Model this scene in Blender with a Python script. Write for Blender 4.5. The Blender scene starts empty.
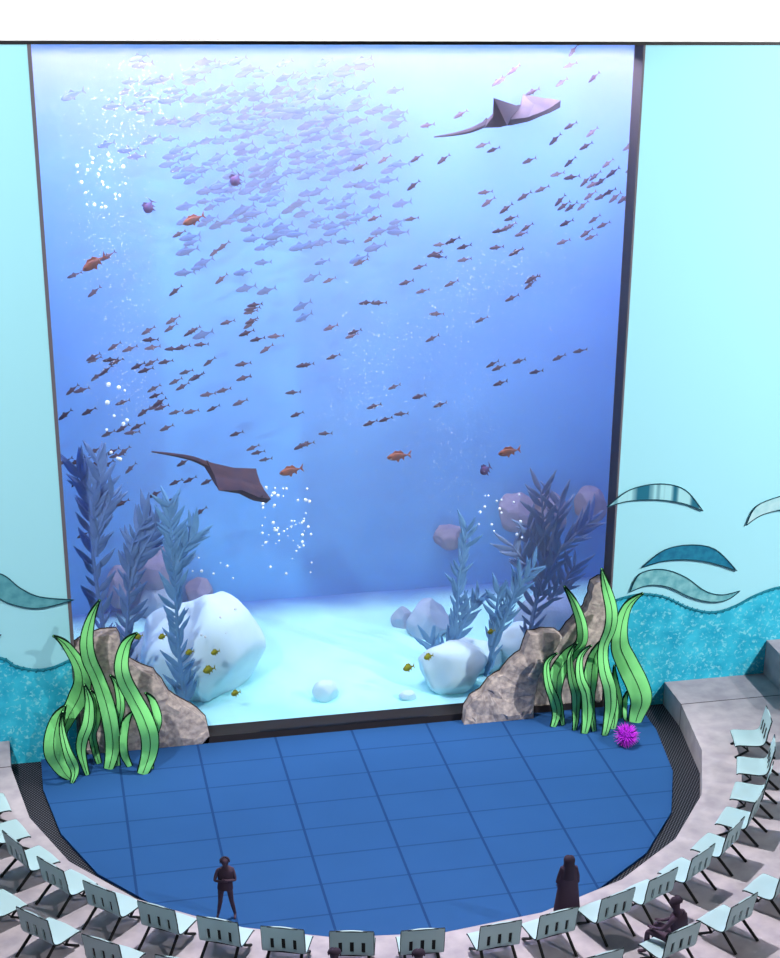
import bpy, bmesh, math, random
from mathutils import Vector, Matrix, noise
random.seed(7)
sc = bpy.context.scene
COL = sc.collection
PI = math.pi

# ------------------------------------------------------------------ camera
YAW, PIT, ROL = 0.25693, 0.40587, 0.02719
fwd = Vector((math.sin(YAW)*math.cos(PIT), math.cos(YAW)*math.cos(PIT), -math.sin(PIT)))
rt0 = Vector((math.cos(YAW), -math.sin(YAW), 0))
up0 = rt0.cross(fwd)
rt = rt0*math.cos(ROL) + up0*math.sin(ROL)
up = up0*math.cos(ROL) - rt0*math.sin(ROL)
CAM = Vector((-7.2688, -39.782, 21.019))
FPX, OX, OY = 1733.58, 472.474, 603.382
cd = bpy.data.cameras.new('camera'); cam = bpy.data.objects.new('camera', cd); COL.objects.link(cam)
m = Matrix((rt, up, -fwd)).transposed().to_4x4(); m.translation = CAM
cam.matrix_world = m
cd.sensor_fit = 'HORIZONTAL'; cd.sensor_width = 36; cd.lens = 36*FPX/780
cd.shift_x = -(OX-390)/780; cd.shift_y = (OY-479)/780
cd.clip_end = 500
sc.camera = cam

def at(px, py, ax, v):
    """the place in the room seen at a spot of the photograph, on the plane coordinate[ax] = v"""
    d = rt*((px-OX)/FPX) - up*((py-OY)/FPX) + fwd
    t = (v-CAM[ax])/d[ax]
    return CAM + d*t

# ------------------------------------------------------------------ world, lights, exposure
w = bpy.data.worlds.new('World'); sc.world = w; w.use_nodes = True
w.node_tree.nodes['Background'].inputs[0].default_value = (0.90, 0.95, 1.0, 1)
w.node_tree.nodes['Background'].inputs[1].default_value = 0.12
def light(name, kind, loc, energy, color=(1,1,1), target=None, **kw):
    l = bpy.data.lights.new(name, kind); l.energy = energy; l.color = color
    for k, v in kw.items(): setattr(l, k, v)
    o = bpy.data.objects.new(name, l); COL.objects.link(o); o.location = loc
    if target is not None:
        o.rotation_euler = (Vector(target)-Vector(loc)).to_track_quat('-Z', 'Y').to_euler()
    return o
light('sun', 'SUN', (19, -21, 18), .95, (1, 0.98, 0.95), (0, -5, 0), angle=math.radians(0.6))
light('wall_fill_right', 'SPOT', (22, -19, 20), 30000, (0.98, 0.98, 1), (10.5, 0, 10.2), spot_size=math.radians(46), spot_blend=.5, shadow_soft_size=.3)  # unseen spot added to brighten the right wall
light('wall_fill_left', 'SPOT', (-14, -20, 24), 21500, (0.98, 0.98, 1), (-9.0, 0, 10.5), spot_size=math.radians(46), spot_blend=.5, shadow_soft_size=.5)  # added fill for the left wall, no fixture behind it
light('unseen_stage_spot', 'SPOT', (0.5, -3.6, 18.6), 17000, (1, 0.97, 0.96), (0.2, -14, 0), spot_size=math.radians(92), spot_blend=.35, shadow_soft_size=.12)  # unseen spot added above the stage so chair shadows fall outward
light('tank_lamp_front', 'AREA', (1.2, 2.0, 16.8), 3300, (0.96, 0.79, 1), (1.2, 2.0, 0), shape='RECTANGLE', size=18, size_y=2.2)
light('tank_lamp_rear', 'AREA', (1.2, 5.2, 16.8), 1100, (0.88, 0.88, 1), (1.2, 5.2, 0), shape='RECTANGLE', size=18, size_y=2.0)
light('border_fill', 'AREA', (0, 9, 20.5), 14000, (1, 1, 1), (0, 9, 0), shape='RECTANGLE', size=34, size_y=10)  # unseen area light, added to whiten the slab behind the wall top
sc.view_settings.view_transform = 'Standard'; sc.view_settings.look = 'None'
sc.view_settings.exposure = 0.0; sc.view_settings.gamma = 1.0
sc.view_settings.use_curve_mapping = False

# ------------------------------------------------------------------ materials
MATS = {}
def lin(c): return tuple(((x/255)/12.92 if x/255 <= .04045 else ((x/255+.055)/1.055)**2.4) for x in c)
def mat(name, rgb, rough=.7, spec=.2, vary=0.0, scale=3.0, rgb2=None, bump=0.0, metal=0.0, detail=4, lo=.35, hi=.65, kind='noise'):
    """principled material; rgb given in display values; optional two-tone noise"""
    if name in MATS: return MATS[name]
    M = bpy.data.materials.new(name); M.use_nodes = True; nt = M.node_tree; N = nt.nodes; L = nt.links
    b = N['Principled BSDF']; b.inputs['Roughness'].default_value = rough; b.inputs['Metallic'].default_value = metal
    b.inputs['Specular IOR Level'].default_value = spec
    c = lin(rgb)
    if rgb2 is None and vary > 0: rgb2 = tuple(min(255, x*(1+vary)) for x in rgb); c = lin(tuple(x*(1-vary) for x in rgb))
    b.inputs['Base Color'].default_value = (*c, 1)
    tc = N.new('ShaderNodeTexCoord')
    if rgb2 is not None:
        t = N.new('ShaderNodeTexNoise') if kind == 'noise' else N.new('ShaderNodeTexVoronoi')
        t.inputs['Scale'].default_value = scale
        if kind == 'noise': t.inputs['Detail'].default_value = detail
        L.new(tc.outputs['Object'], t.inputs['Vector'])
        r = N.new('ShaderNodeValToRGB'); r.color_ramp.elements[0].position = lo; r.color_ramp.elements[1].position = hi
        r.color_ramp.elements[0].color = (*c, 1); r.color_ramp.elements[1].color = (*lin(rgb2), 1)
        L.new(t.outputs[0], r.inputs[0]); L.new(r.outputs[0], b.inputs['Base Color'])
        if bump:
            bp = N.new('ShaderNodeBump'); bp.inputs['Strength'].default_value = bump; bp.inputs['Distance'].default_value = .05
            L.new(t.outputs[0], bp.inputs['Height']); L.new(bp.outputs[0], b.inputs['Normal'])
    MATS[name] = M
    return M

def nodes(name):
    M = bpy.data.materials.new(name); M.use_nodes = True; MATS[name] = M
    return M, M.node_tree.nodes, M.node_tree.links, M.node_tree.nodes['Principled BSDF']

def math_node(N, L, op, a, b=None, c=None):
    n = N.new('ShaderNodeMath'); n.operation = op
    for i, v in enumerate((a, b, c)):
        if v is None: continue
        if isinstance(v, (int, float)): n.inputs[i].default_value = v
        else: L.new(v, n.inputs[i])
    return n.outputs[0]

TB = 1.2082      # row pitch of the stage tiles
def stage_material():
    M, N, L, b = nodes('blue_stage_tile')
    g = N.new('ShaderNodeNewGeometry'); s = N.new('ShaderNodeSeparateXYZ'); L.new(g.outputs['Position'], s.inputs[0])
    def line(out, pitch, off, wd):
        f = math_node(N, L, 'FRACT', math_node(N, L, 'MULTIPLY', math_node(N, L, 'ADD', out, off), 1/pitch))
        d = math_node(N, L, 'ABSOLUTE', math_node(N, L, 'SUBTRACT', f, .5))
        return math_node(N, L, 'GREATER_THAN', d, .5-wd/pitch/2)
    a = line(s.outputs[0], 2.0, 100.0, .06); c = line(s.outputs[1], TB, 100*TB-.077, .05)
    mx = N.new('ShaderNodeMix'); mx.data_type = 'RGBA'
    mx.inputs['A'].default_value = (*lin((40, 84, 140)), 1); mx.inputs['B'].default_value = (*lin((26, 62, 114)), 1)
    L.new(math_node(N, L, 'MAXIMUM', a, math_node(N, L, 'MULTIPLY', c, .75)), mx.inputs['Factor'])
    n = N.new('ShaderNodeTexNoise'); n.inputs['Scale'].default_value = .5; L.new(g.outputs['Position'], n.inputs['Vector'])
    h = N.new('ShaderNodeHueSaturation'); L.new(mx.outputs['Result'], h.inputs['Color'])
    L.new(math_node(N, L, 'MULTIPLY_ADD', n.outputs[0], .16, .92), h.inputs['Value'])
    L.new(h.outputs[0], b.inputs['Base Color']); b.inputs['Roughness'].default_value = .75; b.inputs['Specular IOR Level'].default_value = .12
    return M
def grate_material():
    M, N, L, b = nodes('black_mesh_grating')
    g = N.new('ShaderNodeNewGeometry'); s = N.new('ShaderNodeSeparateXYZ'); L.new(g.outputs['Position'], s.inputs[0])
    def sn(o, k, ph=0): return math_node(N, L, 'SINE', math_node(N, L, 'MULTIPLY_ADD', o, k, ph))
    p = math_node(N, L, 'MULTIPLY', sn(s.outputs[0], 84), sn(s.outputs[1], 54))
    f = math_node(N, L, 'GREATER_THAN', p, .25)
    mx = N.new('ShaderNodeMix'); mx.data_type = 'RGBA'; L.new(f, mx.inputs['Factor'])
    mx.inputs['A'].default_value = (*lin((20, 20, 26)), 1); mx.inputs['B'].default_value = (*lin((92, 92, 104)), 1)
    L.new(mx.outputs['Result'], b.inputs['Base Color']); b.inputs['Roughness'].default_value = .6
    b.inputs['Specular IOR Level'].default_value = .1
    return M
def mosaic_material():
    M, N, L, b = nodes('turquoise_mosaic')
    tc = N.new('ShaderNodeTexCoord')
    n = N.new('ShaderNodeTexNoise'); n.inputs['Scale'].default_value = 1.6; n.inputs['Detail'].default_value = 5
    v = N.new('ShaderNodeTexNoise'); v.inputs['Scale'].default_value = 10.5; v.inputs['Detail'].default_value = 6; v.inputs['Distortion'].default_value = .7
    L.new(tc.outputs['Object'], n.inputs['Vector']); L.new(tc.outputs['Object'], v.inputs['Vector'])
    r = N.new('ShaderNodeValToRGB'); e = r.color_ramp.elements
    e[0].position = .35; e[0].color = (*lin((30, 166, 200)), 1); e[1].position = .65; e[1].color = (*lin((62, 200, 228)), 1)
    L.new(n.outputs[0], r.inputs[0])
    r2 = N.new('ShaderNodeValToRGB'); r2.color_ramp.elements[0].position = .54; r2.color_ramp.elements[1].position = .68
    L.new(v.outputs[0], r2.inputs[0])
    mx = N.new('ShaderNodeMix'); mx.data_type = 'RGBA'; L.new(math_node(N, L, 'MULTIPLY', r2.outputs[0], .75), mx.inputs['Factor'])
    L.new(r.outputs[0], mx.inputs['A']); mx.inputs['B'].default_value = (*lin((150, 232, 240)), 1)
    L.new(mx.outputs['Result'], b.inputs['Base Color']); b.inputs['Roughness'].default_value = .5; b.inputs['Specular IOR Level'].default_value = .2
    return M
def glass_material():
    M = bpy.data.materials.new('aquarium_glass'); M.use_nodes = True; N = M.node_tree.nodes; L = M.node_tree.links
    N.clear(); o = N.new('ShaderNodeOutputMaterial'); t = N.new('ShaderNodeBsdfTransparent'); t.inputs[0].default_value = (.985, .995, 1, 1)
    g = N.new('ShaderNodeBsdfGlossy'); g.inputs['Roughness'].default_value = .03
    fr = N.new('ShaderNodeFresnel'); fr.inputs[0].default_value = 1.2; mx = N.new('ShaderNodeMixShader')
    L.new(fr.outputs[0], mx.inputs[0]); L.new(t.outputs[0], mx.inputs[1]); L.new(g.outputs[0], mx.inputs[2]); L.new(mx.outputs[0], o.inputs[0])
    return M
def water_material():
    M = bpy.data.materials.new('hazy_water'); M.use_nodes = True; N = M.node_tree.nodes; L = M.node_tree.links
    N.clear(); o = N.new('ShaderNodeOutputMaterial')
    s = N.new('ShaderNodeVolumeScatter'); s.inputs['Color'].default_value = (.76, .82, 1, 1); s.inputs['Density'].default_value = .032
    s.inputs['Anisotropy'].default_value = 0.0
    L.new(s.outputs[0], o.inputs['Volume'])
    return M
M_wall = mat('cyan_wall_paint', (166, 231, 243), .8, .1)
M_dark = mat('dark_tank_frame', (104, 100, 108), .6, .2)
M_sill = mat('dark_sill', (42, 38, 40), .6, .2)
M_black = mat('black_metal', (14, 14, 18), .5, .3)
M_conc = mat('pale_concrete', (184, 175, 182), .9, .1, rgb2=(164, 156, 166), scale=2.2, detail=8, bump=.2)
M_border = mat('white_border', (250, 250, 250), .9, .05)
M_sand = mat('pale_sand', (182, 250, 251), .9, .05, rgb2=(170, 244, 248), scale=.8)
M_tankwall = mat('blue_tank_wall', (78, 156, 226), .9, .05, rgb2=(68, 144, 216), scale=.25, detail=2, lo=.4, hi=.6)

# ------------------------------------------------------------------ mesh helpers
class MB:
    def __init__(s): s.v = []; s.f = []; s.sm = []
    def add(s, vs, fs, smooth=False):
        n = len(s.v); s.v += [tuple(v) for v in vs]
        for f in fs: s.f.append([i+n for i in f]); s.sm.append(smooth)
        return s
    def box(s, lo, hi, M=None):
        x0, y0, z0 = lo; x1, y1, z1 = hi
        vs = [Vector(p) for p in ((x0,y0,z0),(x1,y0,z0),(x1,y1,z0),(x0,y1,z0),(x0,y0,z1),(x1,y0,z1),(x1,y1,z1),(x0,y1,z1))]
        if M: vs = [M @ v for v in vs]
        return s.add(vs, [(0,3,2,1),(4,5,6,7),(0,1,5,4),(1,2,6,5),(2,3,7,6),(3,0,4,7)])
    def tube(s, pts, rad, n=8, closed=False, smooth=True):
        pts = [Vector(p) for p in pts]; m_ = len(pts)
        if not isinstance(rad, (list, tuple)): rad = [rad]*m_
        rings = []; prev = None
        for i, p in enumerate(pts):
            a = pts[(i-1) % m_] if closed or i > 0 else p
            b = pts[(i+1) % m_] if closed or i < m_-1 else p
            t = (b-a)
            t = t.normalized() if t.length > 1e-9 else Vector((0,0,1))
            if prev is None:
                u = t.cross(Vector((0,0,1)) if abs(t.z) < .9 else Vector((1,0,0))).normalized()
            else:
                u = (prev - t*prev.dot(t)); u = u.normalized() if u.length > 1e-6 else t.orthogonal().normalized()
            prev = u; v_ = t.cross(u)
            rings.append([p + (u*math.cos(2*PI*k/n)+v_*math.sin(2*PI*k/n))*rad[i] for k in range(n)])
        vs = [q for r in rings for q in r]; fs = []
        for i in range(m_ if closed else m_-1):
            j = (i+1) % m_
            for k in range(n): fs.append((i*n+k, i*n+(k+1) % n, j*n+(k+1) % n, j*n+k))
        if not closed: fs += [tuple(range(n))[::-1], tuple((m_-1)*n+k for k in range(n))]
        return s.add(vs, fs, smooth)
    def prism(s, poly, d):
        """planar polygon (list of Vectors) extruded by vector d"""
        n = len(poly); d = Vector(d); vs = [Vector(p) for p in poly]+[Vector(p)+d for p in poly]
        return s.add(vs, [tuple(range(n)), tuple(range(2*n-1, n-1, -1))]+[(i, i+n, (i+1) % n+n, (i+1) % n) for i in range(n)])
    def sheet(s, P, th, mask=None, smooth=True):
        """grid of points P[i][j] thickened by th, faces (i,j) kept where mask true"""
        I, J = len(P), len(P[0]); nrm = [[None]*J for _ in range(I)]
        for i in range(I):
            for j in range(J):
                a = P[min(i+1, I-1)][j]-P[max(i-1, 0)][j]; b = P[i][min(j+1, J-1)]-P[i][max(j-1, 0)]
                c = a.cross(b); nrm[i][j] = c.normalized() if c.length > 1e-9 else Vector((0,0,1))
        T = th if callable(th) else (lambda i, j: th)
        vs = [P[i][j]+nrm[i][j]*T(i, j)/2 for i in range(I) for j in range(J)]+[P[i][j]-nrm[i][j]*T(i, j)/2 for i in range(I) for j in range(J)]
        o = I*J; fs = []; ok = lambda i, j: 0 <= i < I-1 and 0 <= j < J-1 and (mask is None or mask(i, j))
        for i in range(I-1):
            for j in range(J-1):
                if not ok(i, j): continue
                a, b, c, d = i*J+j, (i+1)*J+j, (i+1)*J+j+1, i*J+j+1
                fs += [(a, b, c, d), (a+o, d+o, c+o, b+o)]
                if not ok(i-1, j): fs.append((a, d, d+o, a+o))
                if not ok(i+1, j): fs.append((b, b+o, c+o, c))
                if not ok(i, j-1): fs.append((a, a+o, b+o, b))
                if not ok(i, j+1): fs.append((d, c, c+o, d+o))
        return s.add(vs, fs, smooth)
    def mesh(s, name, m_):
        me = bpy.data.meshes.new(name); me.from_pydata(s.v, [], s.f); me.materials.append(m_)
        for p, q in zip(me.polygons, s.sm): p.use_smooth = q
        bm = bmesh.new(); bm.from_mesh(me); bmesh.ops.recalc_face_normals(bm, faces=bm.faces); bm.to_mesh(me); bm.free()
        me.update(); me.set_sharp_from_angle(angle=math.radians(38)); return me
    def build(s, name, m_, parent=None, **tags):
        me = s.mesh(name, m_); o = bpy.data.objects.new(name, me); COL.objects.link(o)
        if parent is None:      # origin at the base of the thing
            xs = [v.co for v in me.vertices]; c = sum(xs, Vector())/len(xs); c.z = min(v.z for v in xs)
            for v in me.vertices: v.co -= c
            o.location = c
        else:
            o.parent = parent
            if parent.type == 'EMPTY' and parent.location.length > 1e-6 and not s.__dict__.get('local'):
                for v in me.vertices: v.co -= parent.location
            elif parent.type == 'MESH' and not s.__dict__.get('local'):
                q = parent.location + (parent.parent.location if parent.parent else Vector())
                for v in me.vertices: v.co -= q
        for k, v in tags.items(): o[k] = v
        return o
def local(): b = MB(); b.local = True; return b
def struct(name, mb, m_): return mb.build(name, m_, None, kind='structure')
def thing(name, loc, label, cat, group=None, rz=0):
    o = bpy.data.objects.new(name, None); COL.objects.link(o); o.location = loc; o.rotation_euler = (0, 0, rz)
    o.empty_display_size = .2; o['label'] = label; o['category'] = cat
    if group: o['group'] = group
    return o
def tag(o, label, cat, group=None):
    o['label'] = label; o['category'] = cat
    if group: o['group'] = group
    return o
KIDS = {}
def copy_tree(o, loc, rz, label=None, kids=None):
    r = o.copy(); COL.objects.link(r); r.location = loc; r.rotation_euler = (0, 0, rz)
    if label: r['label'] = label
    for ch in (kids if kids is not None else list(o.children)):
        c = ch.copy(); COL.objects.link(c); c.parent = r
        for g in ch.children:
            d = g.copy(); COL.objects.link(d); d.parent = c
    return r
def catmull(pts, n=8):
    pts = [tuple(map(float, p)) for p in pts]; P = [pts[0]]+pts+[pts[-1]]; out = []
    for i in range(1, len(P)-2):
        for k in range(n):
            t = k/n
            out.append(tuple(.5*(2*b+(c-a)*t+(2*a-5*b+4*c-d)*t*t+(3*b-a-3*c+d)*t**3) for a, b, c, d in zip(P[i-1], P[i], P[i+1], P[i+2])))
    out.append(pts[-1]); return out

# ------------------------------------------------------------------ the setting
ZT = 17.17; XL, XR = -6.90, 6.95; GY = .56; BY = 8.6; SZ = .16
CX = 0.0
angs = [math.radians(13.5+15.3*i) for i in range(11)]
def ring(R, x_end, ye):
    """faceted half ring: from the wall on the right round to the wall on the left"""
    p = [(x_end, .0), (x_end-.02, ye)] if ye else [(x_end, 0)]
    p += [(R*math.cos(a), -2-R*math.sin(a)) for a in angs]
    p += [(-x_end+.02, ye), (-x_end, .0)] if ye else [(-x_end, 0)]
    return p
stage_pts = ring(7.74, 7.9, -1.6)
b = MB(); b.prism([Vector((x, y, -.3)) for x, y in stage_pts], (0, 0, .3)); struct('floor', b, stage_material())
gp = ring(8.43, 8.62, -1.4)
b = MB()
b.prism([Vector((x*1.004, y*1.004 if y < -.1 else y, -.34)) for x, y in gp], (0, 0, .28)); struct('floor_grating', b, grate_material())
# lowest seating tier
def band(inner, outer, z0, z1):
    b = MB(); n = len(inner)
    vs = [Vector((x, y, z)) for z in (z1, z0) for (x, y) in inner+outer]
    fs = []
    for i in range(n-1):
        a, c, d, e = i, i+1, n+i+1, n+i
        fs += [(a, c, d, e), (a+2*n, e+2*n, d+2*n, c+2*n), (a, a+2*n, c+2*n, c), (e, d, d+2*n, e+2*n)]
    fs += [(0, n, 3*n, 2*n), (n-1, 3*n-1, 4*n-1, 2*n-1)]
    return b.add(vs, fs)
tier_in = ring(8.43, 8.62, -1.4); tier_out = ring(16.0, 16.0, -1.4)
struct('floor_tier_lower', band(tier_in, tier_out, -.34, .6), M_conc)
t2i = ring(13.4, 13.4, -1.4); t2o = ring(19, 19, -1.4)
# raised blocks of the second tier against the right and left wall
for sx in (1, -1):
    b = MB(); b.prism([Vector((sx*x, y, .6)) for x, y in ((11.5, -.01), (17, -.01), (17, -8.5), (13.4, -8.5), (12.4, -3.0), (11.5, -3.0))], (0, 0, 1.0))
    struct('floor_tier_upper', b, M_conc)
    b = MB(); b.prism([Vector((sx*x, y, 1.6)) for x, y in ((14.2, -.01), (17, -.01), (17, -6.5), (14.2, -4.5))], (0, 0, 1.0))
    struct('floor_tier_top', b, M_conc)
# joints in the concrete of the tier
M_joint = mat('dark_joint', (84, 78, 84), .9, .05)
b = MB()
for sx in (1, -1):
    b.box((min(sx*8.6, sx*11.5), -1.43, .595), (max(sx*8.6, sx*11.5), -1.40, .604))
    b.box((min(sx*8.595, sx*8.61), -1.43, -.05), (max(sx*8.595, sx*8.61), -1.40, .6))
struct('trim_1', b, M_joint)
# walls
b = MB(); b.box((-22, 0, -.34), (XL, .4, ZT)); struct('wall_left', b, M_wall)
b = MB(); b.box((XR+.02, 0, -.34), (22, .4, ZT)); struct('wall_right', b, M_wall)
b = MB(); b.box((-22, -.03, ZT-.03), (22, .45, ZT+.045)); struct('trim_2', b, M_black)  # black strip added for the border line along the wall top
b = MB(); b.box((-22, .44, ZT+.0), (22, 18, ZT+.04)); struct('border_slab', b, M_border)  # slab added to stand for the plain white border strip
# tank shell
TL, TR = -8.6, 11.2
b = MB(); b.box((TL-.3, BY, -.3), (TR+.3, BY+.3, ZT)); struct('wall_back', b, M_tankwall)
b = MB(); b.box((TL-.4, .4, -.3), (TL, BY, ZT)); struct('wall_tank_left', b, M_tankwall)
b = MB(); b.box((TR, .4, -.3), (TR+.4, BY, ZT)); struct('wall_tank_right', b, M_tankwall)
b = MB(); b.box((TL, .401, -.3), (XL, GY+.05, ZT)); b.box((XR+.2, .401, -.3), (TR, GY+.05, ZT)); struct('wall_tank_front', b, M_tankwall)
# window: reveal, sill and glass
win = bpy.data.objects.new('window_1', None); COL.objects.link(win); win['kind'] = 'structure'
b = MB(); b.box((XR-.03, -.01, .0), (XR+.02, .40, ZT-.03)); b.box((XR-.03, .40, .0), (XR+.2, .62, ZT-.03)); b.box((XL-.07, -.012, .0), (XL+.015, GY+.05, ZT-.03))
b.build('window_frame', M_dark, win)
b = MB(); b.prism([Vector((XL+.02, y, z)) for y, z in ((-.02, 0), (-.02, .19), (GY+.03, .19), (GY+.03, 0))], (XR-XL-.02, 0, 0))
sill = b.build('window_sill', M_sill, win)
b = MB(); b.box((-2.4, -.026, .19), (2.05, .02, .2)); b.box((-2.4, .04, .185), (2.05, .085, .194))
b.build('sill_slot', M_black, sill)
b = MB(); b.box((XL+.02, GY, .17), (XR-.03, GY+.04, ZT-.03)); b.build('glass_pane', glass_material(), win)
# seabed: gently uneven sand
b = MB(); P = []
nx, ny = 60, 40
for i in range(nx+1):
    row = []
    for j in range(ny+1):
        x = TL+.0+(TR-TL)*i/nx; y = GY+.04+(BY-GY-.04)*j/ny
        z = SZ+.05*noise.noise(Vector((x*.5, y*.5, 3)))*min(1, (y-GY)*.8)
        row.append(Vector((x, y, z)))
    P.append(row)
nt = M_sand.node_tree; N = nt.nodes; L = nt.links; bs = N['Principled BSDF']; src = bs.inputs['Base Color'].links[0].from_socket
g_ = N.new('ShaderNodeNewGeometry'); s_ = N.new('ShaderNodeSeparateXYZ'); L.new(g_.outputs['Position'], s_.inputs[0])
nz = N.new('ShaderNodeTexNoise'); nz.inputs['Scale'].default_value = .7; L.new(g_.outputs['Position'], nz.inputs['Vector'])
mr = N.new('ShaderNodeMapRange'); mr.interpolation_type = 'SMOOTHSTEP'; mr.inputs['From Min'].default_value = 6.9; mr.inputs['From Max'].default_value = 8.7  # blue rear painted into the sand, standing for haze blurring the far edge
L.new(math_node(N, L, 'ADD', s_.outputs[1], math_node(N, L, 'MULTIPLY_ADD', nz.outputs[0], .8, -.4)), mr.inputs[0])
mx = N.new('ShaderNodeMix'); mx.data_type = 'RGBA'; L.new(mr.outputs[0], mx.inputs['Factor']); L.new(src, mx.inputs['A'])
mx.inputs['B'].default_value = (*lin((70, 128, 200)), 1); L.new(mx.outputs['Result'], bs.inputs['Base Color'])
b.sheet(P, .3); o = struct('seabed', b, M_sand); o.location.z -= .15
# water
b = MB(); b.box((TL+.005, GY+.055, SZ-.1), (TR-.005, BY-.01, 16.95))
water = b.build('water', water_material(), None, kind='stuff'); tag(water, 'blue hazy water filling the tall aquarium tank', 'water')

# ------------------------------------------------------------------ mosaic and glass wave pieces on the walls
def wall_poly(pts, y, n=6, closed_curve=None):
    return [Vector((p.x, y, p.z)) for p in (at(px, py, 1, 0) for px, py in pts)]
M_mos = mosaic_material(); M_rope = mat('dark_teal_rope', (34, 130, 150), .7, .1)
ropeR = catmull([(-6.95+0, 0)], 1)
def mosaic(name, x_in, x_out, knots, label, cut):
    top = catmull(knots, 10)
    if top[0][0] > top[-1][0]: top = top[::-1]
    b = MB(); poly = [Vector((x, -.002, z)) for x, z in top]
    poly = [Vector((top[0][0], -.002, -.06))]+poly+[Vector((top[-1][0], -.002, -.06))]
    b.prism(poly, (0, -.05, 0))
    o = b.build(name, M_mos); tag(o, label, 'mosaic', None)
    r = MB(); r.tube([Vector((x, -.05, z+.01)) for x, z in top], .034, 6)
    # short slanted wraps along the rope
    acc = 0
    for a_, b_ in zip(top, top[1:]):
        acc += math.hypot(b_[0]-a_[0], b_[1]-a_[1])
        if acc > .15:
            acc = 0; x, z = a_
            r.tube([Vector((x-.035, -.07, z-.035)), Vector((x, -.085, z+.01)), Vector((x+.035, -.07, z+.055))], .019, 5)
    r.build('rope_border', M_rope, o, label='dark teal twisted rope edging')
    return o
kn = [at(px, py, 1, 0) for px, py in ((612,601),(627,596.5),(644,593.8),(665,597),(688,607.5),(712,612),(734,606),(755,595),(779,587))]
kn = [(p.x, p.z) for p in kn]; kn[0] = (XR+.02, kn[0][1]); x_, z_ = kn[-1]
kn += [(x_+1, z_+.02), (x_+2.4, z_-.35), (x_+4, z_-.55), (x_+6, z_), (x_+8, z_+.2)]
mosaic('mosaic_wave_panel', XR, 20, kn, 'turquoise mosaic wave panel on the wall right of the aquarium tank', 0)
kn = [at(px, py, 1, 0) for px, py in ((0,657.5),(15,665.5),(35,669.5),(53,667),(73,659))]
kn = [(p.x, p.z) for p in kn]; kn[-1] = (XL-.09, kn[-1][1]); x_, z_ = kn[0]
kn = [(x_-9, z_+.3), (x_-7, z_+.1), (x_-5, z_-.4), (x_-3, z_-.2), (x_-1.2, z_+.3)]+kn
mosaic('mosaic_wave_panel', -20, XL, kn, 'turquoise mosaic wave panel on the wall left of the aquarium tank', 0)

def glass_piece(upper, lower, m_, label, band=None):
    """wave shaped sheet of coloured glass hung just off the wall; outline in photo points on the wall plane"""
    U = [at(p[0], p[1], 1, -.05) for p in catmull(upper, 6)]; D = [at(p[0], p[1], 1, -.05) for p in catmull(lower, 6)]
    b = MB(); b.prism(U+D[::-1][1:-1], (0, .035, 0))
    o = b.build('glass_wave_ornament', m_); tag(o, label, 'wall ornament')
    r = MB(); r.tube([p+Vector((0, -.0, 0)) for p in U+D[::-1][1:-1]], .016, 5, closed=True)
    r.build('edge_trim', M_rope2, o, label='dark edge of the glass piece')
    p = MB(); c = U[len(U)//2]*.5+D[len(D)//2]*.5
    p.box((c.x-.05, -.014, c.z-.05), (c.x+.05, -.001, c.z+.05)); p.build('wall_mount', M_black, o)
    return o
M_rope2 = mat('ink_teal_edge', (30, 70, 84), .6, .1)
M_tealglass = mat('dark_teal_glass', (26, 106, 140), .35, .25, rgb2=(38, 134, 164), scale=5, detail=6)
M_paleglass = mat('pale_teal_glass', (92, 168, 178), .35, .25, rgb2=(140, 204, 208), scale=4, detail=6)
M_greyglass = mat('grey_teal_glass', (74, 146, 160), .35, .25, rgb2=(100, 172, 182), scale=4, detail=5)
M_iceglass = mat('ice_glass', (160, 214, 220), .35, .25, rgb2=(190, 230, 234), scale=4, detail=5)
def striped():
    M, N, L, b = nodes('striped_glass')
    g = N.new('ShaderNodeTexCoord'); s = N.new('ShaderNodeSeparateXYZ'); L.new(g.outputs['Object'], s.inputs[0])
    n = N.new('ShaderNodeTexNoise'); n.noise_dimensions = '1D'; n.inputs['Scale'].default_value = 1.9; n.inputs['Detail'].default_value = 2
    L.new(math_node(N, L, 'ADD', s.outputs[0], 3.3), n.inputs['W'])
    r = N.new('ShaderNodeValToRGB'); e = r.color_ramp.elements; e[0].position = .42; e[0].color = (*lin((28, 112, 136)), 1)
    e[1].position = .56; e[1].color = (*lin((168, 228, 234)), 1); L.new(n.outputs[0], r.inputs[0]); L.new(r.outputs[0], b.inputs['Base Color'])
    b.inputs['Roughness'].default_value = .35; return M
glass_piece([(607,507),(630,490),(660,484),(685,490),(703,511)], [(607,507),(630,501),(660,500),(685,504),(703,511)], striped(), 'striped dark and pale teal glass arc, highest beside the tank frame')
glass_piece([(642,567.5),(665,550),(692,545),(716,550),(737,571)], [(642,567.5),(665,561),(692,560),(716,564),(737,571)], M_tealglass, 'dark teal glass arc above the long pale S curved piece')
glass_piece([(630,592),(640,574),(662,569.5),(685,577),(705,591),(722,595),(740,591)], [(630,592),(648,585.5),(668,587),(690,597),(710,602),(727,600),(740,591)], M_paleglass, 'long pale teal glass S curve just above the mosaic wave')
glass_piece([(746,525.5),(755,508),(772,499),(795,494),(815,500)], [(746,525.5),(760,516),(778,510.5),(797,509),(815,500)], M_iceglass, 'ice pale glass curve cut off by the right picture edge')
glass_piece([(-30,560),(-12,570),(5,576),(20,588),(40,597),(74,600)], [(-30,560),(-14,584),(0,599),(20,606.5),(42,608),(74,600)], M_greyglass, 'grey teal glass wave touching the left side of the tank frame')
glass_piece([(-34,650),(-25,640),(-12,634),(1,635)], [(-34,650),(-22,648),(-10,642),(1,635)], M_tealglass, 'dark tip of a glass wave at the left picture edge')

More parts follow.
